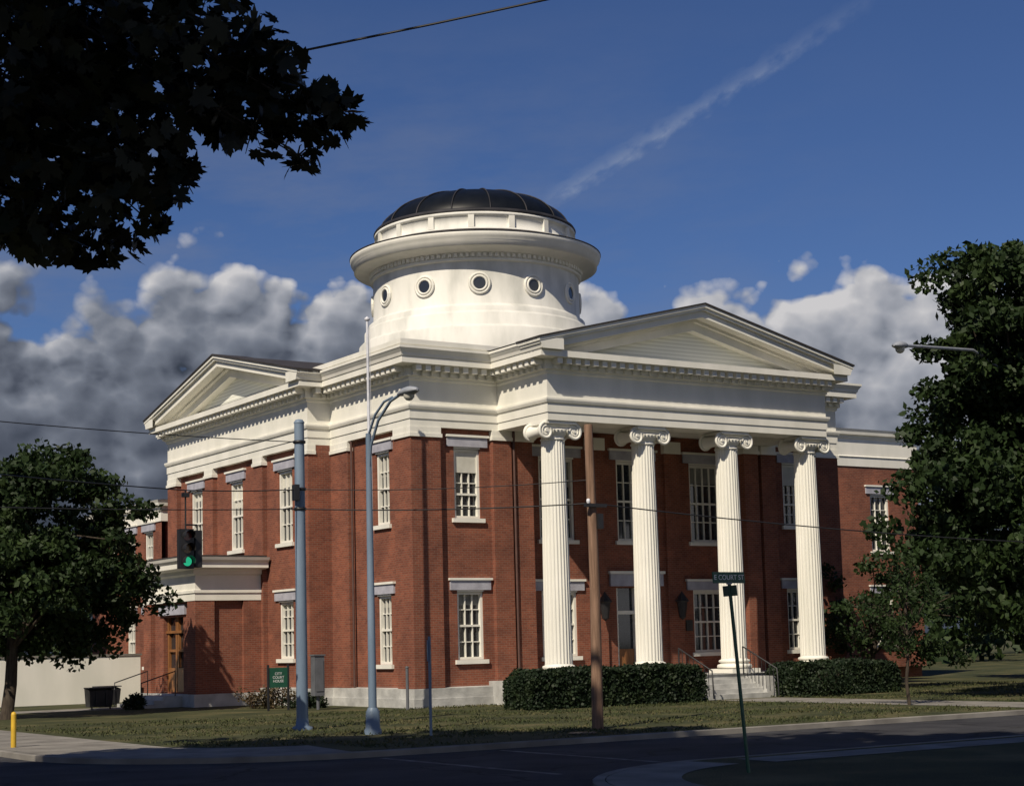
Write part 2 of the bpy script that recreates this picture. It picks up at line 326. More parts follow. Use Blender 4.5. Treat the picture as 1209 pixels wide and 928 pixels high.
for k in range(4):
    stone.box(8.1,11.1,-3.6-.34*(k),-3.3 if k==0 else -3.6-.34*(k-1),-.1,.62-.155*k,STONE)
for x in(7.75,11.1): stone.box(x,x+.35,-4.5,-3.36,-.1,.7,STONE)
rail=MB("iron_railing",house)
for x in(8.2,11.0):
    rail.tube([(x,-3.4,1.7),(x,-5.1,.95),(x,-5.15,.05)],.025,IRON); rail.tube([(x,-3.4,.75),(x,-3.4,1.7)],.025,IRON)
    for k in range(9): 
        t=k/9; y=-3.4-1.7*t; rail.tube([(x,y,.70-.7*t+.05),(x,y,1.7-.75*t)],.012,IRON,seg=5)
rail.done()
cols=MB("ionic_columns",house)
def fl(a):
    p=(a*24/(2*math.pi))%1; return 1-.06*math.sin(math.pi*min(1,max(0,(p-.12)/.76)))**.7
def column(cx,cy,zb):
    cols.box(cx-.63,cx+.63,cy-.63,cy+.63,zb,zb+.14,WHITE)
    prof=[(.60,.14)]
    for k in range(9): a=-math.pi/2+math.pi*k/8; prof.append((.53+.08*math.cos(a),.22+.08*math.sin(a)))
    prof+= [(.50,.31),(.485,.34)]
    for k in range(7): a=-math.pi/2+math.pi*k/6; prof.append((.50+.05*math.cos(a),.40+.05*math.sin(a)))
    prof+= [(.47,.46),(.455,.5)]
    cols.lathe((cx,cy,zb),prof,WHITE,seg=48)
    H=TA-zb
    sp=[]
    for k in range(13):
        t=k/12; sp.append((.455-.065*t**1.6, .5+(H-.5-.62)*t))
    cols.lathe((cx,cy,zb),sp,WHITE,seg=192,rf=fl,smooth=False)
    zt=H-.62
    cols.lathe((cx,cy,zb),[(.39,zt),(.42,zt+.02),(.42,zt+.06),(.39,zt+.08),(.39,zt+.14),(.46,zt+.2),(.52,zt+.30),(.5,zt+.36)],WHITE,seg=48)
    z=TA
    cols.box(cx-.60,cx+.60,cy-.55,cy+.55,z-.10,z-.003,WHITE)
    cols.box(cx-.52,cx+.52,cy-.42,cy+.42,z-.27,z-.103,WHITE)
    for sx in(-1,1):
        vc=(cx+sx*.56, z-.34)
        pts=[];rad=[]
        for k in range(9):
            t=k/8*2-1; pts.append((vc[0],cy+t*.42,vc[1])); rad.append(.17+.07*t*t)
        cols.tube(pts,rad,WHITE,seg=20)
        for sy in(-1,1):
            yy=cy+sy*.44
            ring=[];rr=[]
            for k in range(40):
                t=k/39; an=math.pi/2-sx*t*4.6*math.pi
                R=.25*(1-t)+.03; ring.append((vc[0]+math.cos(an)*R,yy,vc[1]+math.sin(an)*R)); rr.append(.042*(1-t)+.018)
            cols.tube(ring,rr,WHITE,seg=6)
            cols.tube([(vc[0],cy+sy*.40,vc[1]),(vc[0],cy+sy*.45,vc[1])],[.25,.235],WHITE,seg=24)
            cols.tube([(vc[0],yy-.02,vc[1]),(vc[0],yy+sy*.05,vc[1])],[.05,.045],WHITE,seg=10)
    for sy in(-1,1):
        cols.tube([(cx-.5,cy+sy*.44,z-.13),(cx+.5,cy+sy*.44,z-.13)],.045,WHITE,seg=6)
        for k in range(5):
            cols.tube([(cx-.28+.14*k,cy+sy*.47,z-.36),(cx-.28+.14*k,cy+sy*.50,z-.28)],[.03,.05],WHITE,seg=6)
for i in range(4): column(xa+(i-1.5)*3.713,-PP+.6,.80)
cols.done()
# entry porch on left side
px0,px1,py0,py1=-3.5,-Q,9.9,15.1
FE=frame((px0,0),(0,1),(-1,0))
wall(FE,py0,py1,.45,4.0,D0,[(11.5,13.5,.5,3.3)])
wins.quad(FE(11.5,D0-.25,.5),FE(13.5,D0-.25,.5),FE(13.5,D0-.25,3.3),FE(11.5,D0-.25,3.3),GLASS)
wins.lbox(FE,11.5,13.5,D0-.247,D0-.1,2.7,2.8,WOODD)
for k in range(2):
    a=11.55+k*.98; wins.lbox(FE,a,a+.92,D0-.246,D0-.15,.5,1.4,WOODD)
    for (p,q) in((a,a+.13),(a+.79,a+.92)): wins.lbox(FE,p,q,D0-.246,D0-.15,1.4,2.7,WOODD)
    wins.lbox(FE,a+.13,a+.79,D0-.246,D0-.16,2.0,2.1,WOODD)
    for (p,q) in((a,a+.1),(a+.82,a+.92)): wins.lbox(FE,p,q,D0-.246,D0-.14,2.8,3.3,WOODD)
wins.lbox(FE,11.2,13.8,D0,D0+.09,3.38,3.75,LINTEL)
walls.quad((px0,py0+.15,.45),(px1,py0+.15,.45),(px1,py0+.15,4.0),(px0,py0+.15,4.0),BRICK)
walls.quad((px0,py1-.15,.45),(px1,py1-.15,.45),(px1,py1-.15,4.0),(px0,py1-.15,4.0),BRICK)
walls.box(px0,px0+.75,py0,py0+.75,.45,3.84,BRICK); walls.box(px0,px0+.75,py1-.75,py1,.45,3.84,BRICK); walls.box(px1-.7,px1,py0,py0+.2,.45,3.84,BRICK)
pp=[(-Q+.1,py1),(px0,py1),(px0,py0),(-Q+.1,py0)]
trim.sweep(pp,[(-.3,3.84),(.02,3.84),(.02,4.1),(.06,4.12),(.06,4.22),(.0,4.24),(.0,4.75),(.1,4.82),(.1,4.95),(.48,5.02),(.48,5.2),(.58,5.3),(.62,5.40),(-.3,5.46)],WHITE,closed=False,caps=False)
roof.box(px0-.56,-Q+.0,py0-.56,py1+.56,5.40,5.47,ROOF)
stone.box(px0-.08,-Q,py0-.08,py1+.08,-.1,.45,STONE)
for k in range(3): stone.box(px0-.8-.35*k-(.0),px0-.08 if k==0 else px0-.8-.35*(k-1),11.0,14.0,-.1,.40-.14*k,STONE)
rail2=MB("porch_handrail",house)
for y in(11.1,13.9):
    rail2.tube([(px0-.3,y,.4),(px0-.3,y,1.3),(px0-1.6,y,.9),(px0-1.6,y,0)],.025,IRON)
rail2.done()
for (x,y) in((4.02,-.05),(.05,4.3)):
    trim.tube([(x,y,9.2),(x,y,.3)],.045,PIPE,seg=8)
# rotunda
rot=MB("rotunda_drum",house); RC=(xa+.15,11.3,0)
rot.lathe(RC,[(4.95,12.3),(4.95,14.35),(4.85,14.45),(4.72,14.5),(4.72,14.95),(4.62,15.02),(4.55,15.1),(4.55,15.25),(4.40,15.35),(4.34,15.42),(4.33,17.1)],WHITE2,seg=128)
rot.lathe(RC,[(4.33,17.1),(4.45,17.13),(4.45,17.2),(4.40,17.22),(4.40,17.42),(4.55,17.45),(4.6,17.5),(5.0,17.56),(5.12,17.58),(5.14,17.8),(5.24,17.9),(5.28,18.02),(5.28,18.1),(4.6,18.32),(4.3,18.34)],WHITE,seg=128)
rot.lathe(RC,[(4.28,18.3),(4.28,18.5),(4.16,18.52),(4.16,19.0),(4.24,19.02),(4.24,19.14),(4.0,19.2)],WHITE2,seg=128)
rot.lathe(RC,[(5.27,18.09),(5.30,18.10),(5.30,18.14),(4.6,18.36),(4.25,18.38)],ROOF,seg=128)
for k in range(120):
    a=2*math.pi*k/120; F=frame((RC[0]+4.4*math.cos(a),RC[1]+4.4*math.sin(a)),(-math.sin(a),math.cos(a)),(math.cos(a),math.sin(a)))
    rot.lbox(F,-.065,.065,0,.10,17.26,17.41,WHITE)
for k in range(16):
    a=2*math.pi*(k+.5)/16; F=frame((RC[0]+4.16*math.cos(a),RC[1]+4.16*math.sin(a)),(-math.sin(a),math.cos(a)),(math.cos(a),math.sin(a)))
    rot.lbox(F,-.12,.12,-.05,.09,18.52,19.01,WHITE)
for k in range(12):
    a=math.radians(30*k); ca,sa=math.cos(a),math.sin(a)
    C=Vector((RC[0]+4.33*ca,RC[1]+4.33*sa,16.2)); T=Vector((-sa,ca,0)); Z=Vector((0,0,1)); R=Vector((ca,sa,0))
    for (rad,tr,off) in((.40,.055,.03),(.29,.05,.05)):
        ring=[C+R*off+(T*math.cos(q)+Z*math.sin(q))*rad for q in [2*math.pi*i/28 for i in range(29)]]
        rot.tube(ring,tr,WHITE,seg=6,cap=False)
    disc=[C+R*.035+(T*math.cos(q)+Z*math.sin(q))*.40 for q in [2*math.pi*i/24 for i in range(24)]]
    rot.add(disc,[tuple(range(24))],WHITE2)
    disc=[C+R*.042+(T*math.cos(q)+Z*math.sin(q))*.24 for q in [2*math.pi*i/24 for i in range(24)]]
    rot.add(disc,[tuple(range(24))],GLASS)
rot.done()
dome=MB("dome",house); dp=[]
for k in range(17):
    t=k/16*math.pi/2; dp.append((4.02*math.cos(t)+.001,19.17+1.72*math.sin(t)))
dome.lathe(RC,dp,DOME,seg=96)
for k in range(16):
    a=2*math.pi*k/16; dome.tube([(RC[0]+(r+.02)*math.cos(a),RC[1]+(r+.02)*math.sin(a),z+.02) for r,z in dp],.03,RIB,seg=6)
dome.lathe(RC,[(4.25,19.15),(4.28,19.2),(4.22,19.3),(4.0,19.33)],RIB,seg=96)
dome.lathe(RC,[(.55,20.82),(.5,20.93),(0,20.97)],DOME,seg=24)
dome.done()
walls.done(); trim.done(); wins.done(); stone.done(); roof.done()
def wingblock(name,x0,x1,y0,y1,zt,faceF,ops,eb):
    e=empty(name); w=MB("walls",e); t=MB("cornice",e); g=MB("windows",e)
    w.box(x0+.3,x1-.01,y0+.3,y1-.01,0,eb+.1,BRICK)
    wall(faceF[0],faceF[1],faceF[2],0.5,eb+.05,0,ops,mb=w)
    for o_ in ops: window(faceF[0],(o_[0]+o_[1])/2,o_[1]-o_[0],o_[2],o_[3],0,mb=g)
    t.sweep([(x0,y0),(x1,y0),(x1,y1),(x0,y1)],[(-.2,eb),(.05,eb),(.05,eb+.4),(.1,eb+.45),(.03,eb+.5),(.03,zt-.45),(.08,zt-.4),(.1,zt-.3),(.22,zt-.25),(.24,zt-.12),(.3,zt),(-.2,zt+.03)],WHITE)
    t.box(x0,x1,y0,y1,zt-.1,zt+.05,ROOF)
    w.done();t.done();g.done()
FRW=frame((BX+.1,8),(1,0),(0,-1))
wingblock("brick_rear_wing",BX+.1,32,8,16,11.4,(FRW,0,12.75),[(2,3.2,1.5,3.8),(5.5,6.7,1.5,3.8),(9.6,10.8,1.5,3.8),(2,3.2,5.8,8.4),(5.5,6.7,5.8,8.4),(9.6,10.8,5.8,8.4)],9.7)
FLW=frame((-.6,BY+.1),(0,1),(-1,0))
wingblock("brick_rear_wing",-.6,10,BY+.1,BY+9,8.5,(FLW,0,8.9),[(1,2.0,5.0,7.2),(3.2,4.2,5.0,7.2),(5.6,6.6,5.0,7.2),(1,2.0,1.4,3.6),(3.2,4.2,1.4,3.6)],7.6)

# ------------------------------------------------------------ ground, streets
g=MB("ground"); g.quad((-900,-900,-.16),(900,-900,-.16),(900,900,-.16),(-900,900,-.16),SOIL); g.done()
XW0,XW1=-26.0,-16.6; YS0,YS1=-25.4,-18.6
rd=MB("road")
X=[-300,XW0-7,XW1+7,300];Y=[-300,YS0-7,YS1+7,300]
for i in range(3):
    for j in range(3):
        if i==1 or j==1: rd.quad((X[i],Y[j],-.12),(X[i+1],Y[j],-.12),(X[i+1],Y[j+1],-.12),(X[i],Y[j+1],-.12),ASPH)
rd.done()
def arc(cx,cy,r,a0,a1,n=14): return [(cx+r*math.cos(math.radians(a0+(a1-a0)*k/n)),cy+r*math.sin(math.radians(a0+(a1-a0)*k/n))) for k in range(n+1)]
def inset(poly,d):
    P=[Vector(p) for p in poly];n=len(P);out=[]
    for i in range(n):
        a=(P[i]-P[i-1]).normalized();b=(P[(i+1)%n]-P[i]).normalized();n1=Vector((-a.y,a.x));n2=Vector((-b.y,b.x));m=(n1+n2)/(1+n1.dot(n2));out.append(P[i]+m*d)
    return out
def block(name,poly,kerb=.18):
    lw=MB(name); kb=MB("kerb")
    pi=inset(poly,kerb); n=len(poly)
    vs=[(p[0],p[1],-.16) for p in poly]+[(p[0],p[1],-.012) for p in poly]+[(p[0],p[1],.0) for p in inset(poly,.02)]+[(p.x,p.y,.0) for p in pi]+[(p.x,p.y,-.03) for p in pi]
    fs=[]
    for L in range(4):
        for i in range(n): fs.append((L*n+i,L*n+(i+1)%n,(L+1)*n+(i+1)%n,(L+1)*n+i))
    kb.add(vs,fs,CONC); kb.done()
    lw.add([(p.x,p.y,-.008) for p in pi],[tuple(range(n))],GRASS); lw.done()
bA=arc(XW1+5.5,YS1+5.5,5.5,180,270)+[(260,YS1),(260,260),(XW1,260)]
block("lawn",bA)
bB=[(XW1+3.0,-260)]+[(260,-260),(260,YS0)]+arc(XW1+3.0+5,YS0-5,5,90,180)
block("verge",bB)
bC=[(-260,YS1),]+arc(XW0-5,YS1+5,5,270,360)+[(XW0,260),(-260,260)]
block("lawn",bC)
bD=[(-260,-260),(XW0,-260)]+arc(XW0-5,YS0-5,5,0,90)+[(-260,YS0)]
block("verge",bD)
sw=MB("pavement")
a1=arc(XW1+5.5,YS1+5.5,5.3,180,262); a2=arc(XW1+5.5,YS1+5.5,2.6,180,262)
for i in range(len(a1)-1): sw.quad((*a1[i],.0),(*a1[i+1],.0),(*a2[i+1],.0),(*a2[i],.0),CONC)
yy=YS1+5.5
while yy<80: sw.quad((XW1+.2,yy,.0),(XW1+2.9,yy,.0),(XW1+2.9,yy+1.48,.0),(XW1+.2,yy+1.48,.0),CONC); yy+=1.5
y=-5.2
while y>YS1+.3: sw.quad((8.3,y,.0),(10.9,y,.0),(10.9,y-1.37,.0),(8.3,y-1.37,.0),CONC); y-=1.4
x=XW1+2.95
while x<px0-1.6: sw.quad((x,11.3,.0),(x+1.1,11.3,.0),(x+1.1,13.7,.0),(x,13.7,.0),CONC); x+=1.12
sw.done()
sw=MB("pavement")
a1=arc(XW1+8,YS0-5,4.8,100,180); a2=arc(XW1+8,YS0-5,3.7,100,180)
for i in range(len(a1)-1): sw.quad((*a1[i],.0),(*a1[i+1],.0),(*a2[i+1],.0),(*a2[i],.0),CONC)
x=XW1+8
while x<80: sw.quad((x,YS0-1.5,0),(x+1.47,YS0-1.5,0),(x+1.47,YS0-.5,0),(x,YS0-.5,0),CONC); x+=1.5
sw.done()
mk=MB("road_markings")
for xx in(-11.6,-8.9): mk.quad((xx,YS0+.4,-.116),(xx+.15,YS0+.4,-.116),(xx+.15,YS1-.4,-.116),(xx,YS1-.4,-.116),MARK)
for yy in(-27.6,-29.8): mk.quad((XW0+.4,yy,-.116),(-14,yy,-.116),(-14,yy+.18,-.116),(XW0+.4,yy+.18,-.116),MARK)
mk.done()
mh=MB("manhole_cover"); mh.lathe((-5.5,-17.2,.0),[(.001,.02),(.32,.02),(.36,.006)],IRON,seg=24); mh.done()

def quads_obj(name,C,A,B,mat,parent=None):
    n=len(C); v=np.empty((n,4,3)); v[:,0]=C-A; v[:,1]=C+B*.9-A*.1; v[:,2]=C+A; v[:,3]=C-B*.9+A*.1
    me=bpy.data.meshes.new(name); me.vertices.add(n*4); me.vertices.foreach_set('co',v.ravel())
    me.loops.add(n*4); me.loops.foreach_set('vertex_index',np.arange(n*4)); me.polygons.add(n)
    me.polygons.foreach_set('loop_start',np.arange(n)*4); me.polygons.foreach_set('loop_total',np.full(n,4))
    me.materials.append(mat); me.update(calc_edges=True); ob=bpy.data.objects.new(name,me); scn.collection.objects.link(ob)
    if parent: ob.parent=parent
    return ob
n=80000
gx=rng.uniform(-13.4,26,n); gy=rng.uniform(-18.3,0,n); k=~((gx>8.2)&(gx<11))&~((gx<-9)&(np.hypot(gx+11.1,gy+13.1)>2.5)&(gy<-13)&(gx<-11)); k&=(np.sin(gx*1.1+gy*.7)+np.sin(gx*.37-gy*1.9)+rng.normal(0,1,n))>.2
gx,gy=gx[k],gy[k]; n=len(gx); an=rng.uniform(0,6.28,n); h=rng.uniform(.012,.04,n)
quads_obj("lawn_grass",np.c_[gx,gy,h-.01],np.c_[rng.normal(0,.02,n),rng.normal(0,.02,n),h],np.c_[np.cos(an)*.02,np.sin(an)*.02,0*an],GRASSB)

# ------------------------------------------------------------ vegetation
def leafset(centers,rad,per,size,flat=1.0):
    C=np.repeat(np.array(centers),per,axis=0); R=np.repeat(np.array(rad),per)[:,None]
    d=rng.normal(size=C.shape); d/=np.linalg.norm(d,axis=1)[:,None]; rr=rng.uniform(0,1,(len(C),1))**.45
    C=C+d*rr*R*np.array([1,1,flat])
    a=rng.normal(size=C.shape); a/=np.linalg.norm(a,axis=1)[:,None]; b=np.cross(a,rng.normal(size=C.shape)); b/=np.linalg.norm(b,axis=1)[:,None]
    s=size*rng.uniform(.6,1.3,(len(C),1)); return C,a*s,b*s*.7
def tree(name,base,crowns,trunk_r,trunk_top,nclump,per,crad,leaf,mat,inner=.35,limbs=7,flat=.7):
    e=empty(name); t=MB("trunk",e); base=Vector(base); top=Vector(trunk_top)
    pts=[base+(top-base)*k/5+Vector((random.uniform(-.1,.1),random.uniform(-.1,.1),0))*(1 if 0<k else 0) for k in range(6)]
    t.tube([base+Vector((0,0,-.1))]+pts,[trunk_r*1.5]+[trunk_r*(1.05-.45*k/5) for k in range(6)],BARK,seg=10)
    cen=[];rad=[]
    tot=sum(c[3]*c[4]*c[5] for c in crowns)
    for c in crowns:
        k=max(3,int(nclump*c[3]*c[4]*c[5]/tot))
        for _ in range(k):
            d=rng.normal(size=3); d/=np.linalg.norm(d); r=rng.uniform(inner,1)**.5
            r*=rng.uniform(.85,1.12)
            cen.append((c[0]+d[0]*r*c[3],c[1]+d[1]*r*c[4],c[2]+d[2]*r*c[5])); rad.append(crad*rng.uniform(.6,1.4))
    for i in range(limbs*3):
        p=Vector(cen[random.randrange(len(cen))]); s=pts[random.randrange(2,6)]
        mid=(s+p)/2+Vector((random.uniform(-.3,.3),random.uniform(-.3,.3),.35)); t.tube([s,mid,p],[trunk_r*.38,trunk_r*.2,.02],BARK,seg=6)
    t.done(); C,A,B=leafset(cen,rad,per,leaf,flat); quads_obj("foliage",C,A,B,mat,e); return e
tree("maple_tree",(-11.3,6.5,0),[(-9.6,7.2,5.6,3.0,3.0,3.2),(-11.2,6.8,4.2,3.0,3.0,2.3),(-8.6,7.2,3.9,2.4,2.4,2.1),(-10.3,7,8.0,1.3,1.3,1.2)],.2,(-10.8,6.8,5.5),300,170,.6,.11,LEAF)
tree("maple_tree",(-6.5,27,0),[(-6.5,27,6.8,2.6,2.6,3.4),(-9,26,5,2.8,2.8,2.6)],.22,(-6.5,27,6),120,110,.7,.15,LEAF)
def cr_(d,l,z,r,rz=None):
    p=V(d,l,z); return (p.x,p.y,z,r,r,rz or r)
bt=V(53,16.6,0)
tree("maple_tree",bt,[cr_(52,15.9,11.6,2.7,2.9),cr_(52,15.3,8.4,2.7,2.6),cr_(51.5,13.3,5.9,2.5,1.9),cr_(52,15.5,4.6,3.3,2.8),cr_(52,14.5,13.2,1.2,1.3),cr_(53,18.3,10,4.2,4.6)],.35,V(53,16.8,9),430,190,.68,.125,LEAF)
tree("sapling_tree",(8.2,-13.7,0),[(8.2,-13.7,2.9,1.0,1.0,1.5),(7.4,-13.2,2.2,.8,.8,.9)],.05,(8.3,-13.7,3.2),36,55,.4,.06,LEAF,limbs=5)
tree("ornamental_tree",(19.0,-1.5,0),[(18.6,-2,3.0,2.4,2.2,2.0),(20.4,-3,2.6,2.6,2.2,1.8)],.12,(19,-1.5,3.0),90,110,.5,.09,LEAF)
# tall trees on the camera's side of the junction, shading the crossing
c=V(13,-9,18)
tree("shade_tree",V(9,-15,0),[(c.x,c.y,18,9.5,9.5,2.2)],.5,V(10,-14,16),420,60,1.35,.40,LEAF,inner=.05)
c=V(10.5,4.0,18.2)
tree("shade_tree",V(3,9,0),[(c.x,c.y,18.2,8.5,8.5,2.0)],.5,V(5,8,16),300,60,1.35,.40,LEAF,inner=.05)
c=V(13,-19,15)
tree("shade_tree",V(10,-21,0),[(c.x,c.y,15,7.5,7.5,2.5)],.45,V(11,-20,13),240,60,1.3,.40,LEAF,inner=.05)
dc=[];dr=[]
for k in range(520):
    az=rng.uniform(5,110); R=rng.uniform(110,170); a=math.radians(az); z=rng.uniform(0,1)**.8*(8+3*math.sin(az*.35)+2*math.sin(az*1.3))
    if az>73: z*=.6
    dc.append((CAM.x+R*math.cos(a),CAM.y+R*math.sin(a),z)); dr.append(3.2)
C,A,B=leafset(dc,dr,90,.5); quads_obj("distant_trees",C,A,B,LEAF)
tree("street_tree",(40,-9,0),[(40,-9,6.5,5,5,4),(44,-6,5,5,5,4),(41,-9,2.6,4.5,4.5,2.4)],.3,(40,-9,6),220,110,1.1,.22,LEAF)
tree("street_tree",(33,-2,0),[(33,-2,5.0,4,4,3.6),(31,0,4.2,3.5,3.5,3.0),(35,-4,2.6,4,4,2.4)],.3,(33,-2,6),200,110,1.0,.2,LEAF)
def hedge(name,x0,x1,y0,y1,h,mat=LEAFH,n=9000,ls=.045):
    e=empty(name); b=MB("core",e); b.box(x0+.1,x1-.1,y0+.1,y1-.1,0,h-.1,LEAFH); b.done()
    P=rng.uniform(0,1,(n,3)); P=P*np.array([x1-x0,y1-y0,h])+np.array([x0,y0,0])
    f=rng.integers(0,5,n); P[f==0,1]=y0; P[f==1,1]=y0; P[f==2,2]=h; P[f==3,0]=x0; P[f==4,2]=h
    P+=rng.normal(0,.035,P.shape); P[:,2]+=.04*np.sin(P[:,0]*2.3)+.03*np.sin(P[:,0]*5.1+P[:,1]*3)
    ex=np.minimum(P[:,0]-x0,x1-P[:,0]); P[:,2]-=np.clip(.35-ex,0,.35)**2*2.5*(P[:,2]>h*.6)
    a=rng.normal(size=P.shape);a/=np.linalg.norm(a,axis=1)[:,None];b2=np.cross(a,rng.normal(size=P.shape));b2/=np.linalg.norm(b2,axis=1)[:,None]
    s=ls*rng.uniform(.6,1.4,(n,1)); quads_obj("foliage",P,a*s,b2*s,mat,e)
hedge("hedge",.9,7.6,-5.5,-4.0,1.12,n=26000); hedge("hedge",11.5,16.3,-5.5,-4.0,1.05,n=18000)
def bush(name,x,y,r,h,mat):
    e=empty(name); t=MB("stems",e)
    for k in range(5):
        a=k*1.26; t.tube([(x,y,-.02),(x+.5*r*math.cos(a),y+.5*r*math.sin(a),h*.8)],[.03,.01],BARK,seg=5)
    t.done(); cen=[(x+rng.normal(0,r*.45),y+rng.normal(0,r*.45),abs(rng.normal(h*.45,h*.22))) for _ in range(26)]
    C,A,B=leafset(cen,[r*.35]*26,70,.05); C[:,2]=np.abs(C[:,2]); quads_obj("foliage",C,A,B,mat,e)
bush("shrub",-2.6,5.6,.8,.75,LEAFR); bush("shrub",-1.6,4.3,.6,.5,LEAFH); bush("shrub",12.3,-6.2,.8,1.0,LEAFH); bush("shrub",-5.6,10.3,.4,.5,LEAFH)

# overhanging maple: real leaf shapes on twigs
ov=empty("overhanging_maple_tree"); tw=MB("branches",ov)
tb=V(3.0,-6.5,0)
tw.tube([tb,V(3.2,-6.3,3),V(3.5,-6,6.5)],[.42,.34,.28],BARK,seg=12)
shape=[(.0,-.22),(.20,-.30),(.19,-.22),(.34,-.22),(.28,-.12),(.52,.02),(.42,.06),(.50,.24),(.34,.20),(.30,.26),(.14,.14),(.20,.36),(.12,.35),(0,.60)]
shape+= [(-x,y) for x,y in reversed(shape[1:-1])]
shape=np.array(shape); ns=len(shape)
lv=[];lf=[]
def addleaf(p,size):
    nrm=rng.normal(size=3)+np.array([0,0,1.2]); 
    if rng.uniform()<.55: nrm=rng.normal(size=3)
    nrm/=np.linalg.norm(nrm); a=np.cross(nrm,rng.normal(size=3)); a/=np.linalg.norm(a); b=np.cross(nrm,a)
    o=len(lv); droop=rng.uniform(.0,.35)
    for (x,y) in shape: lv.append(tuple(p+a*x*size+b*y*size-nrm*droop*size*(x*x+y*y)))
    lf.append(tuple(range(o,o+ns)))
S=9/1972.
blobs=[(20,40,105,300),(20,170,95,270),(120,40,100,270),(110,150,90,240),(55,255,48,60),(140,215,45,60),(215,60,75,160),(290,95,55,90),(355,130,38,45),(390,145,22,14),(205,215,22,12),(345,185,20,9),(100,290,28,18),(135,290,20,9),(290,160,28,18),(60,300,18,8),(195,195,18,8),(5,270,30,30),(250,130,40,50),(170,265,16,6),(330,70,25,14),(400,130,12,5),(-60,60,120,250),(-60,200,110,220)]
root=V(8.2,-5.0,6.6)
for (bx,by,br,nl) in blobs:
    el=math.atan((544.5-by)/1972.)+TILT+.025*(bx-604)/1972.*-1
    dd=9+random.uniform(-.6,.6); L=(bx-604.5+ (544.5-by)*.025)/1972.*dd; z=1.99+dd*math.tan(el)
    cpt=V(dd,L,z); dr_=cpt-root; ps=[];rs=[]
    for q in range(9):
        t=q/8; w_=math.sin(math.pi*t)
        ps.append(root+dr_*t+Vector((random.uniform(-.07,.07),random.uniform(-.07,.07),random.uniform(-.05,.05)+.16))*w_); rs.append(.022*(1-t)+.004)
    tw.tube(ps,rs,BARKD,seg=5)
    for _ in range(nl):
        q=rng.normal(size=3); q/=np.linalg.norm(q); r=br*S*rng.uniform(0,1)**.4
        p=np.array(cpt)+q*r*np.array([1.5,1.5,1]); addleaf(p,rng.uniform(.10,.19))
    for _ in range(5):
        q=rng.normal(size=3); q/=np.linalg.norm(q); tw.tube([cpt,cpt+Vector(q)*br*S*.5+Vector((0,0,.02)),cpt+Vector(q)*br*S*.9],[.006,.004,.002],BARKD,seg=4)
tw.tube([V(3.5,-6,6),V(5.5,-5.8,6.6),root],[.2,.10,.03],BARK,seg=8); tw.done()
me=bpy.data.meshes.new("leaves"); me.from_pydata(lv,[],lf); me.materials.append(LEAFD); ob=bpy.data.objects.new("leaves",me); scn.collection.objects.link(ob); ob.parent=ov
c=V(5,-5.2,11.0)
cen=[];
for _ in range(230):
    q=rng.normal(size=3); q/=np.linalg.norm(q); r=rng.uniform(.1,1)**.5; cen.append((c.x+q[0]*4.8*r,c.y+q[1]*4.8*r,c.z+q[2]*3.0*r))
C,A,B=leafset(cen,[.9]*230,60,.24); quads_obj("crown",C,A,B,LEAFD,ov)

# ------------------------------------------------------------ street furniture
def pole(mb,x,y,z0,z1,r0,r1,m,seg=14): mb.tube([(x,y,z0),(x,y,z1)],[r0,r1],m,seg=seg)
def cobra(mb,p,dirv,m,s=1):
    dirv=Vector(dirv).normalized(); side=Vector((-dirv.y,dirv.x,0)); vs=[];fs=[]
    prof=[(0,.05,.05),(.12,.09,.08),(.3,.15,.11),(.55,.17,.12),(.75,.12,.08),(.85,.03,.03)]
    k=12
    for (t,w,h) in prof:
        for j in range(k):
            a=2*math.pi*j/k; hh=h*(1 if math.sin(a)>0 else .7); vs.append(p+dirv*t*s+side*w*s*math.cos(a)+Vector((0,0,hh*math.sin(a)*s)))
    for i in range(len(prof)-1):
        for j in range(k): fs.append((i*k+j,i*k+(j+1)%k,(i+1)*k+(j+1)%k,(i+1)*k+j))
    mb.add(vs,fs,m,True); mb.add(vs[:k],[tuple(range(k))],m); mb.add(vs[-k:],[tuple(range(k))],m)
    cpt=p+dirv*.48*s; mb.lathe((cpt.x,cpt.y,cpt.z),[(.13*s,-.05*s),(.12*s,-.13*s),(.07*s,-.19*s),(0,-.21*s)],BLIND,seg=12)
sl_=MB("street_lamp"); X0,Y0=-8.45,-12.9
sl_.lathe((X0,Y0,0),[(.2,-.05),(.2,.1),(.17,.14),(.16,.5),(.11,.6)],STEELB,seg=16)
pole(sl_,X0,Y0,.5,7.0,.10,.065,STEELB)
sl_.tube([(X0,Y0,6.0),(X0,Y0-.12,6.7),(X0,Y0-.5,7.25),(X0,Y0-1.1,7.62),(X0,Y0-1.6,7.72)],.035,STEELB); sl_.tube([(X0,Y0,6.95),(X0,Y0-.35,7.4),(X0,Y0-.8,7.65),(X0,Y0-1.2,7.7)],.03,STEELB)
cobra(sl_,Vector((X0,Y0-1.5,7.72)),(0,-1,0),ALU); sl_.done()
sl_=MB("street_lamp"); lp=V(54,17.0,0); lh=V(46,11.1,9.95)
pole(sl_,lp.x,lp.y,0,10.2,.12,.08,ALU)
sl_.tube([(lp.x,lp.y,9.8),lp*.5+lh*.5+Vector((0,0,5.5)),lh+Vector((0,0,.02))],.045,ALU); dv=(lh-lp); dv.z=-.9; cobra(sl_,lh,dv,ALU,1.05); sl_.done()
sp=MB("steel_signal_pole"); pole(sp,-8.54,-9.36,0,7.67,.15,.125,STEELB,seg=20)
sp.lathe((-8.54,-9.36,0),[(.26,-.05),(.26,.06),(.17,.1),(.15,.3)],STEELB,seg=20); sp.lathe((-8.54,-9.36,7.67),[(.13,0),(.14,.03),(.09,.1),(0,.12)],STEELB,seg=20)
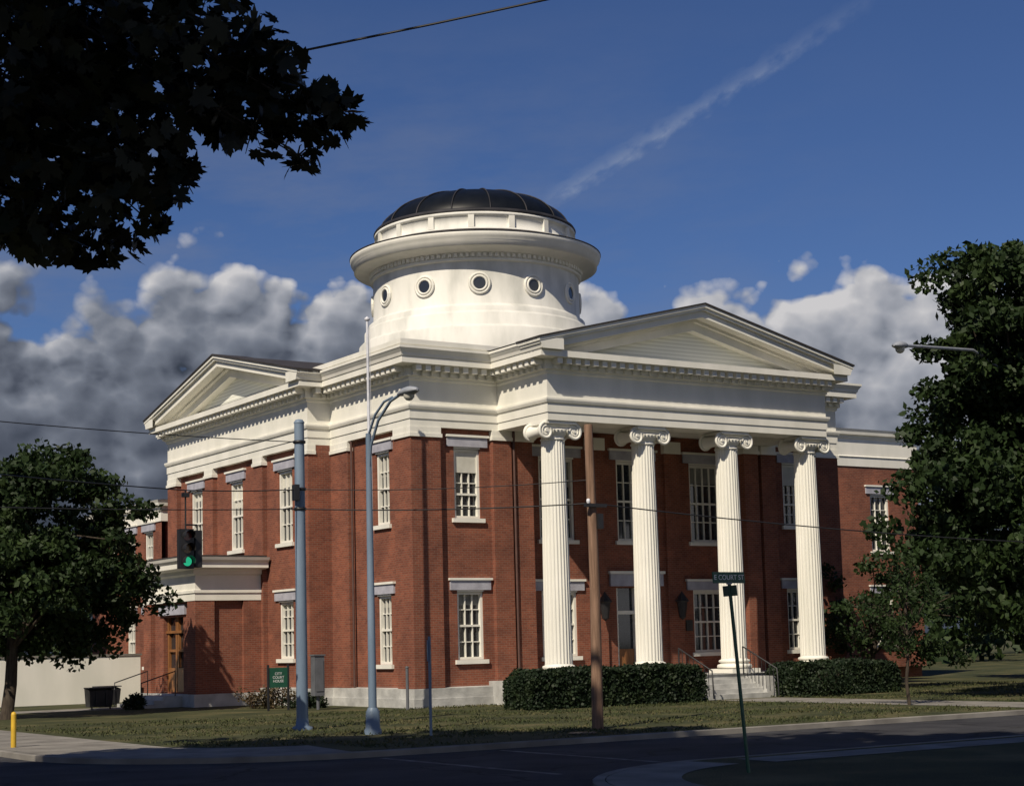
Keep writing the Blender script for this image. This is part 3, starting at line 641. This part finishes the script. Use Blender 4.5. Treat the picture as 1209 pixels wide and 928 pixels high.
for z in(6.0,5.5,7.2): sp.lathe((-8.54,-9.36,z),[(.135,-.04),(.16,-.03),(.16,.03),(.135,.04)],IRON,seg=16)
sp.box(-8.78,-8.66,-9.6,-9.4,5.7,6.1,IRON); sp.done()
wp=MB("wooden_utility_pole"); wp.tube([(-4.23,-15.94,-.1),(-4.2,-15.95,3.5),(-4.24,-15.93,7.05)],[.135,.12,.10],WOODP,seg=14)
wp.box(-4.5,-3.9,-16.12,-16.02,5.1,5.18,IRON); wp.lathe((-4.4,-16.07,5.18),[(.03,0),(.05,.05),(.04,.1),(0,.12)],PALE,seg=8); wp.box(-4.15,-4.0,-16.1,-15.95,4.6,4.95,IRON); wp.done()
fp=MB("flagpole"); pole(fp,-2.5,-1.8,0,12.15,.07,.04,PALE); fp.lathe((-2.5,-1.8,12.15),[(.03,0),(.09,.05),(.09,.1),(0,.17)],PALE,seg=12); fp.lathe((-2.5,-1.8,0),[(.2,0),(.2,.08),(.1,.12)],CONC,seg=16)
fp.tube([(-2.42,-1.8,12.0),(-2.42,-1.83,1.2)],.008,PALE,seg=4); fp.done()
pg=MB("parking_sign"); pF=frame((-8.0,-14.8),(FX,FY),(FY,-FX)); pg.lbox(pF,-.035,.035,-.03,.03,0,2.2,STEELB); pg.lbox(pF,-.15,.15,-.05,-.033,1.65,2.12,STEELB); pg.done()
pg=MB("sign_post"); pg.tube([(-.9,-1.1,0),(-.9,-1.1,1.3)],.05,GREYM); pg.lathe((-.9,-1.1,1.3),[(.05,0),(.07,.03),(0,.08)],GREYM,seg=10); pg.done()
yb=MB("yellow_bollard"); yb.tube([(-16.0,-10.3,0),(-16,-10.3,.72)],.06,YEL,seg=12); yb.lathe((-16,-10.3,.72),[(.06,0),(.045,.04),(0,.06)],YEL,seg=12); yb.done()
ss=empty("street_name_sign"); s=MB("post",ss)
b0=Vector((-10.3,-28.2,-.05)); b1=b0+Vector((-.16,.09,2.85)); s.tube([b0,b1],.028,GREENS,seg=10)
ax=(b1-b0).normalized()
def blade(c,dirv,L,h,mb):
    dirv=Vector(dirv).normalized(); nn=dirv.cross(ax).normalized(); vs=[]
    for q in(-.008,.008):
        for (u,w) in((-L/2,-h/2),(L/2,-h/2),(L/2,h/2),(-L/2,h/2)): vs.append(c+dirv*u+ax*w+nn*q)
    mb.add(vs,[(0,1,2,3),(4,5,6,7),(0,1,5,4),(1,2,6,5),(2,3,7,6),(3,0,4,7)],GREENS)
cA=b1+ax*.10; blade(cA,(1,0,0),.62,.17,s); cB=b1-ax*.10; blade(cB,(.25,1,0),.45,.16,s)
s.tube([b1-ax*.0,b1+ax*.02],.045,ALU); s.done()
def text(body,c,xd,n,size,par,mat=SIGNW,yd=None):
    cu=bpy.data.curves.new("lettering",'FONT'); cu.body=body; cu.size=size; cu.align_x='CENTER'; cu.align_y='CENTER'; cu.extrude=.001; cu.materials.append(mat)
    o=bpy.data.objects.new("lettering",cu); scn.collection.objects.link(o); xd=Vector(xd).normalized(); n=n.normalized(); yd=n.cross(xd)
    o.matrix_world=Matrix(((xd.x,yd.x,n.x,c.x),(xd.y,yd.y,n.y,c.y),(xd.z,yd.z,n.z,c.z),(0,0,0,1))); o.parent=par
nn=Vector((1,0,0)).cross(ax).normalized(); 
text("E COURT ST",cA+nn*.011,(1,0,0),nn,.105,ss)
nb=empty("courthouse_notice_board"); s=MB("board",nb); Cn=Vector((-3.3,3.3,0))
for q in(-.36,.36): s.box(Cn.x+q-.03,Cn.x+q+.03,Cn.y-.03,Cn.y+.03,0,1.5,IRON)
s.box(Cn.x-.33,Cn.x+.33,Cn.y-.02,Cn.y+.02,.75,1.4,GREENS); s.done()
text("CITY\nCOURT\nHOUSE",Cn+Vector((0,-.022,1.08)),(1,0,0),Vector((0,-1,0)),.12,nb)
ub=MB("utility_cabinet"); ub.box(-2.4,-2.05,2.4,2.7,.45,1.75,GREYM); ub.box(-2.43,-2.02,2.37,2.73,1.753,1.8,GREYM); ub.tube([(-2.22,2.55,0),(-2.22,2.55,.45)],.06,GREYM); ub.box(-2.36,-2.09,2.38,2.397,.6,1.6,GREYM); ub.done()
tl=empty("traffic_light"); s=MB("housing",tl); P=Vector((-12.5,-11.6,0)); zc=4.32
s.box(P.x-.16,P.x+.16,P.y-.1,P.y+.12,zc-.45,zc+.45,IRON)
GL=bpy.data.materials.new("green_lens_lit"); nt,b=nodes(GL); b.inputs['Base Color'].default_value=(.02,.4,.22,1); b.inputs['Emission Color'].default_value=(.04,.8,.4,1); b.inputs['Emission Strength'].default_value=.5
RD=plain("red_lens",(.12,.01,.01),.2); AM=plain("amber_lens",(.15,.07,.01),.2)
for k,mt in((1,RD),(0,AM),(-1,GL)):
    z=zc+k*.29; disc=[Vector((P.x+.105*math.cos(q),P.y-.105,z+.105*math.sin(q))) for q in [2*math.pi*i/20 for i in range(20)]]
    s.add(disc,[tuple(range(20))],mt)
    vs=[];fs=[];m_=13
    for i in range(m_):
        q=math.radians(-20+220*i/(m_-1)); vs+= [(P.x+.12*math.cos(q),P.y-.1,z+.12*math.sin(q)),(P.x+.125*math.cos(q),P.y-.32,z+.125*math.sin(q))]
    for i in range(m_-1): fs.append((2*i,2*i+1,2*i+3,2*i+2))
    s.add(vs,fs,IRON)
s.tube([(P.x,P.y,zc+.45),(P.x,P.y,5.66)],.02,IRON); s.box(P.x-.08,P.x+.08,P.y-.05,P.y+.05,5.5,5.6,IRON)
s.box(P.x+.2,P.x+.36,P.y-.1,P.y+.16,zc-.42,zc+.42,IRON); s.tube([(P.x+.28,P.y,zc+.42),(P.x+.28,P.y,zc+.55),(P.x,P.y,zc+.55)],.02,IRON)
s.done()
wr_=MB("overhead_wires")
def wire(a,b,sag,r=.012):
    a=Vector(a);b=Vector(b); wr_.tube([a+(b-a)*t+Vector((0,0,-sag*4*t*(1-t))) for t in [k/24 for k in range(25)]],r,IRON,seg=5)
wire((-8.54,-9.36,6.0),(-12.5,-11.6,5.66),.03,.014); wire((-12.5,-11.6,5.66),(-34,-23.8,6.2),.3,.014)
wire((-8.54,-9.36,5.5),(-4.23,-15.94,5.2),.08,.016); wire((-4.23,-15.94,5.2),(42,-16.5,5.6),1.0,.016)
wire((-8.54,-9.36,7.2),(-34,-16,7.8),.4,.012); wire((-8.54,-9.36,6.0),(-4.23,-15.94,5.75),.1,.011)
wire((-8.54,-9.36,5.5),(-36,-8,6.6),.5,.013)
wire((-36,-24.7,5.5),(-11.7,-40.9,9.6),1.0,.011)
wr_.done()
ww=MB("white_wall"); ww.box(-18,-2.0,19.5,19.8,0,1.9,WHITE); ww.box(-18.05,-1.95,19.46,19.84,1.903,1.98,CONC); ww.done()
for (x,y) in((-6.3,12.2),(-5.3,14.2)):
    dm=MB("dumpster"); F=frame((x,y),(1,0),(0,-1)); k_=.62
    def G(u,d,z): return F(u*k_,d*k_,z*.72)
    vs=[G(-.65,.4,.12),G(.65,.4,.12),G(.65,-.4,.12),G(-.65,-.4,.12),G(-.72,.5,.95),G(.72,.5,.95),G(.72,-.45,1.05),G(-.72,-.45,1.05)]
    dm.add(vs,[(0,1,2,3),(0,1,5,4),(1,2,6,5),(2,3,7,6),(3,0,4,7)],IRON); dm.lbox(G,-.75,.75,-.48,.54,1.05,1.1,IRON)
    for u in(-.3,.3): dm.lbox(G,u-.04,u+.04,.42,.54,.2,.9,IRON)
    for u in(-.55,.55):
        dm.tube([G(u,.3,.07),G(u+.06,.3,.07)],.05,IRON,seg=10)
    dm.done()

# ------------------------------------------------------------ sun + world
sdir=Vector((-.60,-.36,.68)).normalized()
sd=bpy.data.lights.new("sun",'SUN'); sd.energy=4.8; sd.angle=math.radians(.5); sd.color=(1,.89,.72); so=bpy.data.objects.new("sun",sd); scn.collection.objects.link(so)
so.rotation_euler=sdir.to_track_quat('Z','Y').to_euler()
w=bpy.data.worlds.new("World"); scn.world=w; w.use_nodes=True; nt=w.node_tree; nt.nodes.clear()
bg=N(nt,"ShaderNodeBackground"); bg.inputs[1].default_value=.1; wo=N(nt,"ShaderNodeOutputWorld"); nt.links.new(bg.outputs[0],wo.inputs[0])
sky=N(nt,"ShaderNodeTexSky",sky_type='NISHITA'); sky.sun_disc=False; sky.sun_elevation=math.asin(sdir.z); sky.sun_rotation=math.atan2(sdir.x,sdir.y); sky.altitude=200; sky.air_density=1.0; sky.dust_density=.2; sky.ozone_density=3
def mth(op,a,b=None,c=None,clamp=False):
    n=N(nt,"ShaderNodeMath",operation=op); n.use_clamp=clamp
    for i,x in enumerate((a,b,c)):
        if x is None: continue
        if isinstance(x,(int,float)): n.inputs[i].default_value=x
        else: nt.links.new(x,n.inputs[i])
    return n.outputs[0]
tc=N(nt,"ShaderNodeTexCoord"); sx=N(nt,"ShaderNodeSeparateXYZ"); nt.links.new(tc.outputs['Generated'],sx.inputs[0])
az=mth('MULTIPLY',mth('ARCTAN2',sx.outputs[1],sx.outputs[0]),57.2958); el=mth('MULTIPLY',mth('ARCSINE',sx.outputs[2]),57.2958)
def field(da,de):
    cb=N(nt,"ShaderNodeCombineXYZ"); a=mth('MULTIPLY',mth('ADD',az,da),.1); e=mth('MULTIPLY',mth('ADD',el,de),.125)
    nt.links.new(a,cb.inputs[0]); nt.links.new(e,cb.inputs[1])
    n1=N(nt,"ShaderNodeTexNoise",noise_dimensions='2D'); n1.inputs['Scale'].default_value=1.3; n1.inputs['Detail'].default_value=7; n1.inputs['Roughness'].default_value=.52; nt.links.new(cb.outputs[0],n1.inputs['Vector'])
    vo=N(nt,"ShaderNodeTexVoronoi",feature='F1',voronoi_dimensions='2D'); vo.inputs['Scale'].default_value=3.6; vo.inputs['Detail'].default_value=2.5; vo.inputs['Roughness'].default_value=.55
    nt.links.new(cb.outputs[0],vo.inputs['Vector'])
    sq=mth('MULTIPLY',vo.outputs['Distance'],vo.outputs['Distance'])
    f=mth('ADD',mth('MULTIPLY',mth('SUBTRACT',n1.outputs[0],.5),5.5),mth('MULTIPLY',mth('SUBTRACT',.2,sq),2.0))
    return mth('ADD',f,mth('SUBTRACT',13.3,mth('ADD',el,de)))
f0=field(0,0); f1=field(.45,.5)
alpha=mth('MULTIPLY',f0,1.1,clamp=True)
fp0=mth('MAXIMUM',f0,0)
lit=mth('DIVIDE',mth('MULTIPLY',mth('SUBTRACT',mth('SUBTRACT',f0,f1),.5),.30),mth('ADD',1,mth('MULTIPLY',fp0,.35)))
depth=mth('MULTIPLY',fp0,.075)
val=mth('SUBTRACT',mth('ADD',lit,.80),depth)
val=mth('SUBTRACT',val,mth('MULTIPLY',mth('SUBTRACT',az,54),.013))
cbl=N(nt,"ShaderNodeCombineXYZ"); nt.links.new(mth('MULTIPLY',az,.09),cbl.inputs[0]); nt.links.new(mth('MULTIPLY',el,.22),cbl.inputs[1])
nl_=N(nt,"ShaderNodeTexNoise",noise_dimensions='2D'); nl_.inputs['Scale'].default_value=1.3; nl_.inputs['Detail'].default_value=4; nt.links.new(cbl.outputs[0],nl_.inputs['Vector'])
val=mth('ADD',val,mth('MULTIPLY',mth('SUBTRACT',nl_.outputs[0],.5),.5),clamp=True)
cr=N(nt,"ShaderNodeValToRGB"); nt.links.new(val,cr.inputs[0]); e=cr.color_ramp.elements
st=[(0,(.42,.52,.74)),(.2,(.8,.93,1.25)),(.45,(1.7,1.9,2.35)),(.7,(3.4,3.55,4.0)),(1,(6.0,5.9,6.0))]
while len(e)<len(st): e.new(.5)
for i,(p,c_) in enumerate(st): e[i].position=p; e[i].color=(*c_,1)
tint=N(nt,"ShaderNodeMix",data_type='RGBA',blend_type='MULTIPLY'); tint.inputs[0].default_value=1; tint.inputs[7].default_value=(.33,.41,.60,1); nt.links.new(sky.outputs[0],tint.inputs[6])
cb=N(nt,"ShaderNodeCombineXYZ"); nt.links.new(mth('ADD',mth('MULTIPLY',az,.05),mth('MULTIPLY',el,.02)),cb.inputs[0]); nt.links.new(mth('MULTIPLY',el,.16),cb.inputs[1])
nw=N(nt,"ShaderNodeTexNoise",noise_dimensions='2D'); nw.inputs['Scale'].default_value=1.6; nw.inputs['Detail'].default_value=7; nw.inputs['Roughness'].default_value=.6; nt.links.new(cb.outputs[0],nw.inputs['Vector'])
wisp=mth('MULTIPLY',mth('SUBTRACT',nw.outputs[0],.40,clamp=True),3.0,clamp=True)
wisp=mth('MULTIPLY',wisp,mth('MULTIPLY',mth('SUBTRACT',22,el),.14,clamp=True))
wisp=mth('MULTIPLY',wisp,mth('MULTIPLY',mth('SUBTRACT',az,42),.06,clamp=True))
dx=mth('SUBTRACT',az,55.4); dy=mth('SUBTRACT',el,15.1)
dist=mth('MULTIPLY',mth('ADD',mth('MULTIPLY',dx,5.5),mth('MULTIPLY',dy,10.6)),1/11.94)
tt=mth('MULTIPLY',mth('SUBTRACT',mth('MULTIPLY',dy,5.5),mth('MULTIPLY',dx,10.6)),1/11.94)
cb2=N(nt,"ShaderNodeCombineXYZ"); nt.links.new(mth('MULTIPLY',tt,.9),cb2.inputs[0]); nt.links.new(mth('MULTIPLY',dist,1.6),cb2.inputs[1])
nc=N(nt,"ShaderNodeTexNoise",noise_dimensions='2D'); nc.inputs['Scale'].default_value=1.4; nc.inputs['Detail'].default_value=6; nt.links.new(cb2.outputs[0],nc.inputs['Vector'])
dn=mth('ABSOLUTE',mth('ADD',dist,mth('MULTIPLY',mth('SUBTRACT',nc.outputs[0],.5),.6)))
ct=mth('SUBTRACT',1,mth('MULTIPLY',dn,2.4),clamp=True)
ct=mth('MULTIPLY',ct,mth('MULTIPLY',mth('SUBTRACT',nc.outputs[0],.22,clamp=True),.95))
ct=mth('MULTIPLY',ct,mth('MULTIPLY',mth('ADD',tt,.5,clamp=True),mth('MULTIPLY',mth('SUBTRACT',14,tt),.12,clamp=True)))
def mix(a,b,f):
    m=N(nt,"ShaderNodeMix",data_type='RGBA'); nt.links.new(f,m.inputs[0])
    for x,i in((a,6),(b,7)):
        if isinstance(x,tuple): m.inputs[i].default_value=(*x,1)
        else: nt.links.new(x,m.inputs[i])
    return m.outputs[2]
c1=mix(tint.outputs[2],(1.7,2.0,2.9),mth('MULTIPLY',wisp,.6)); c2=mix(c1,(3.0,3.5,4.6),ct); c3=mix(c2,cr.outputs[0],alpha)
nt.links.new(c3,bg.inputs[0])
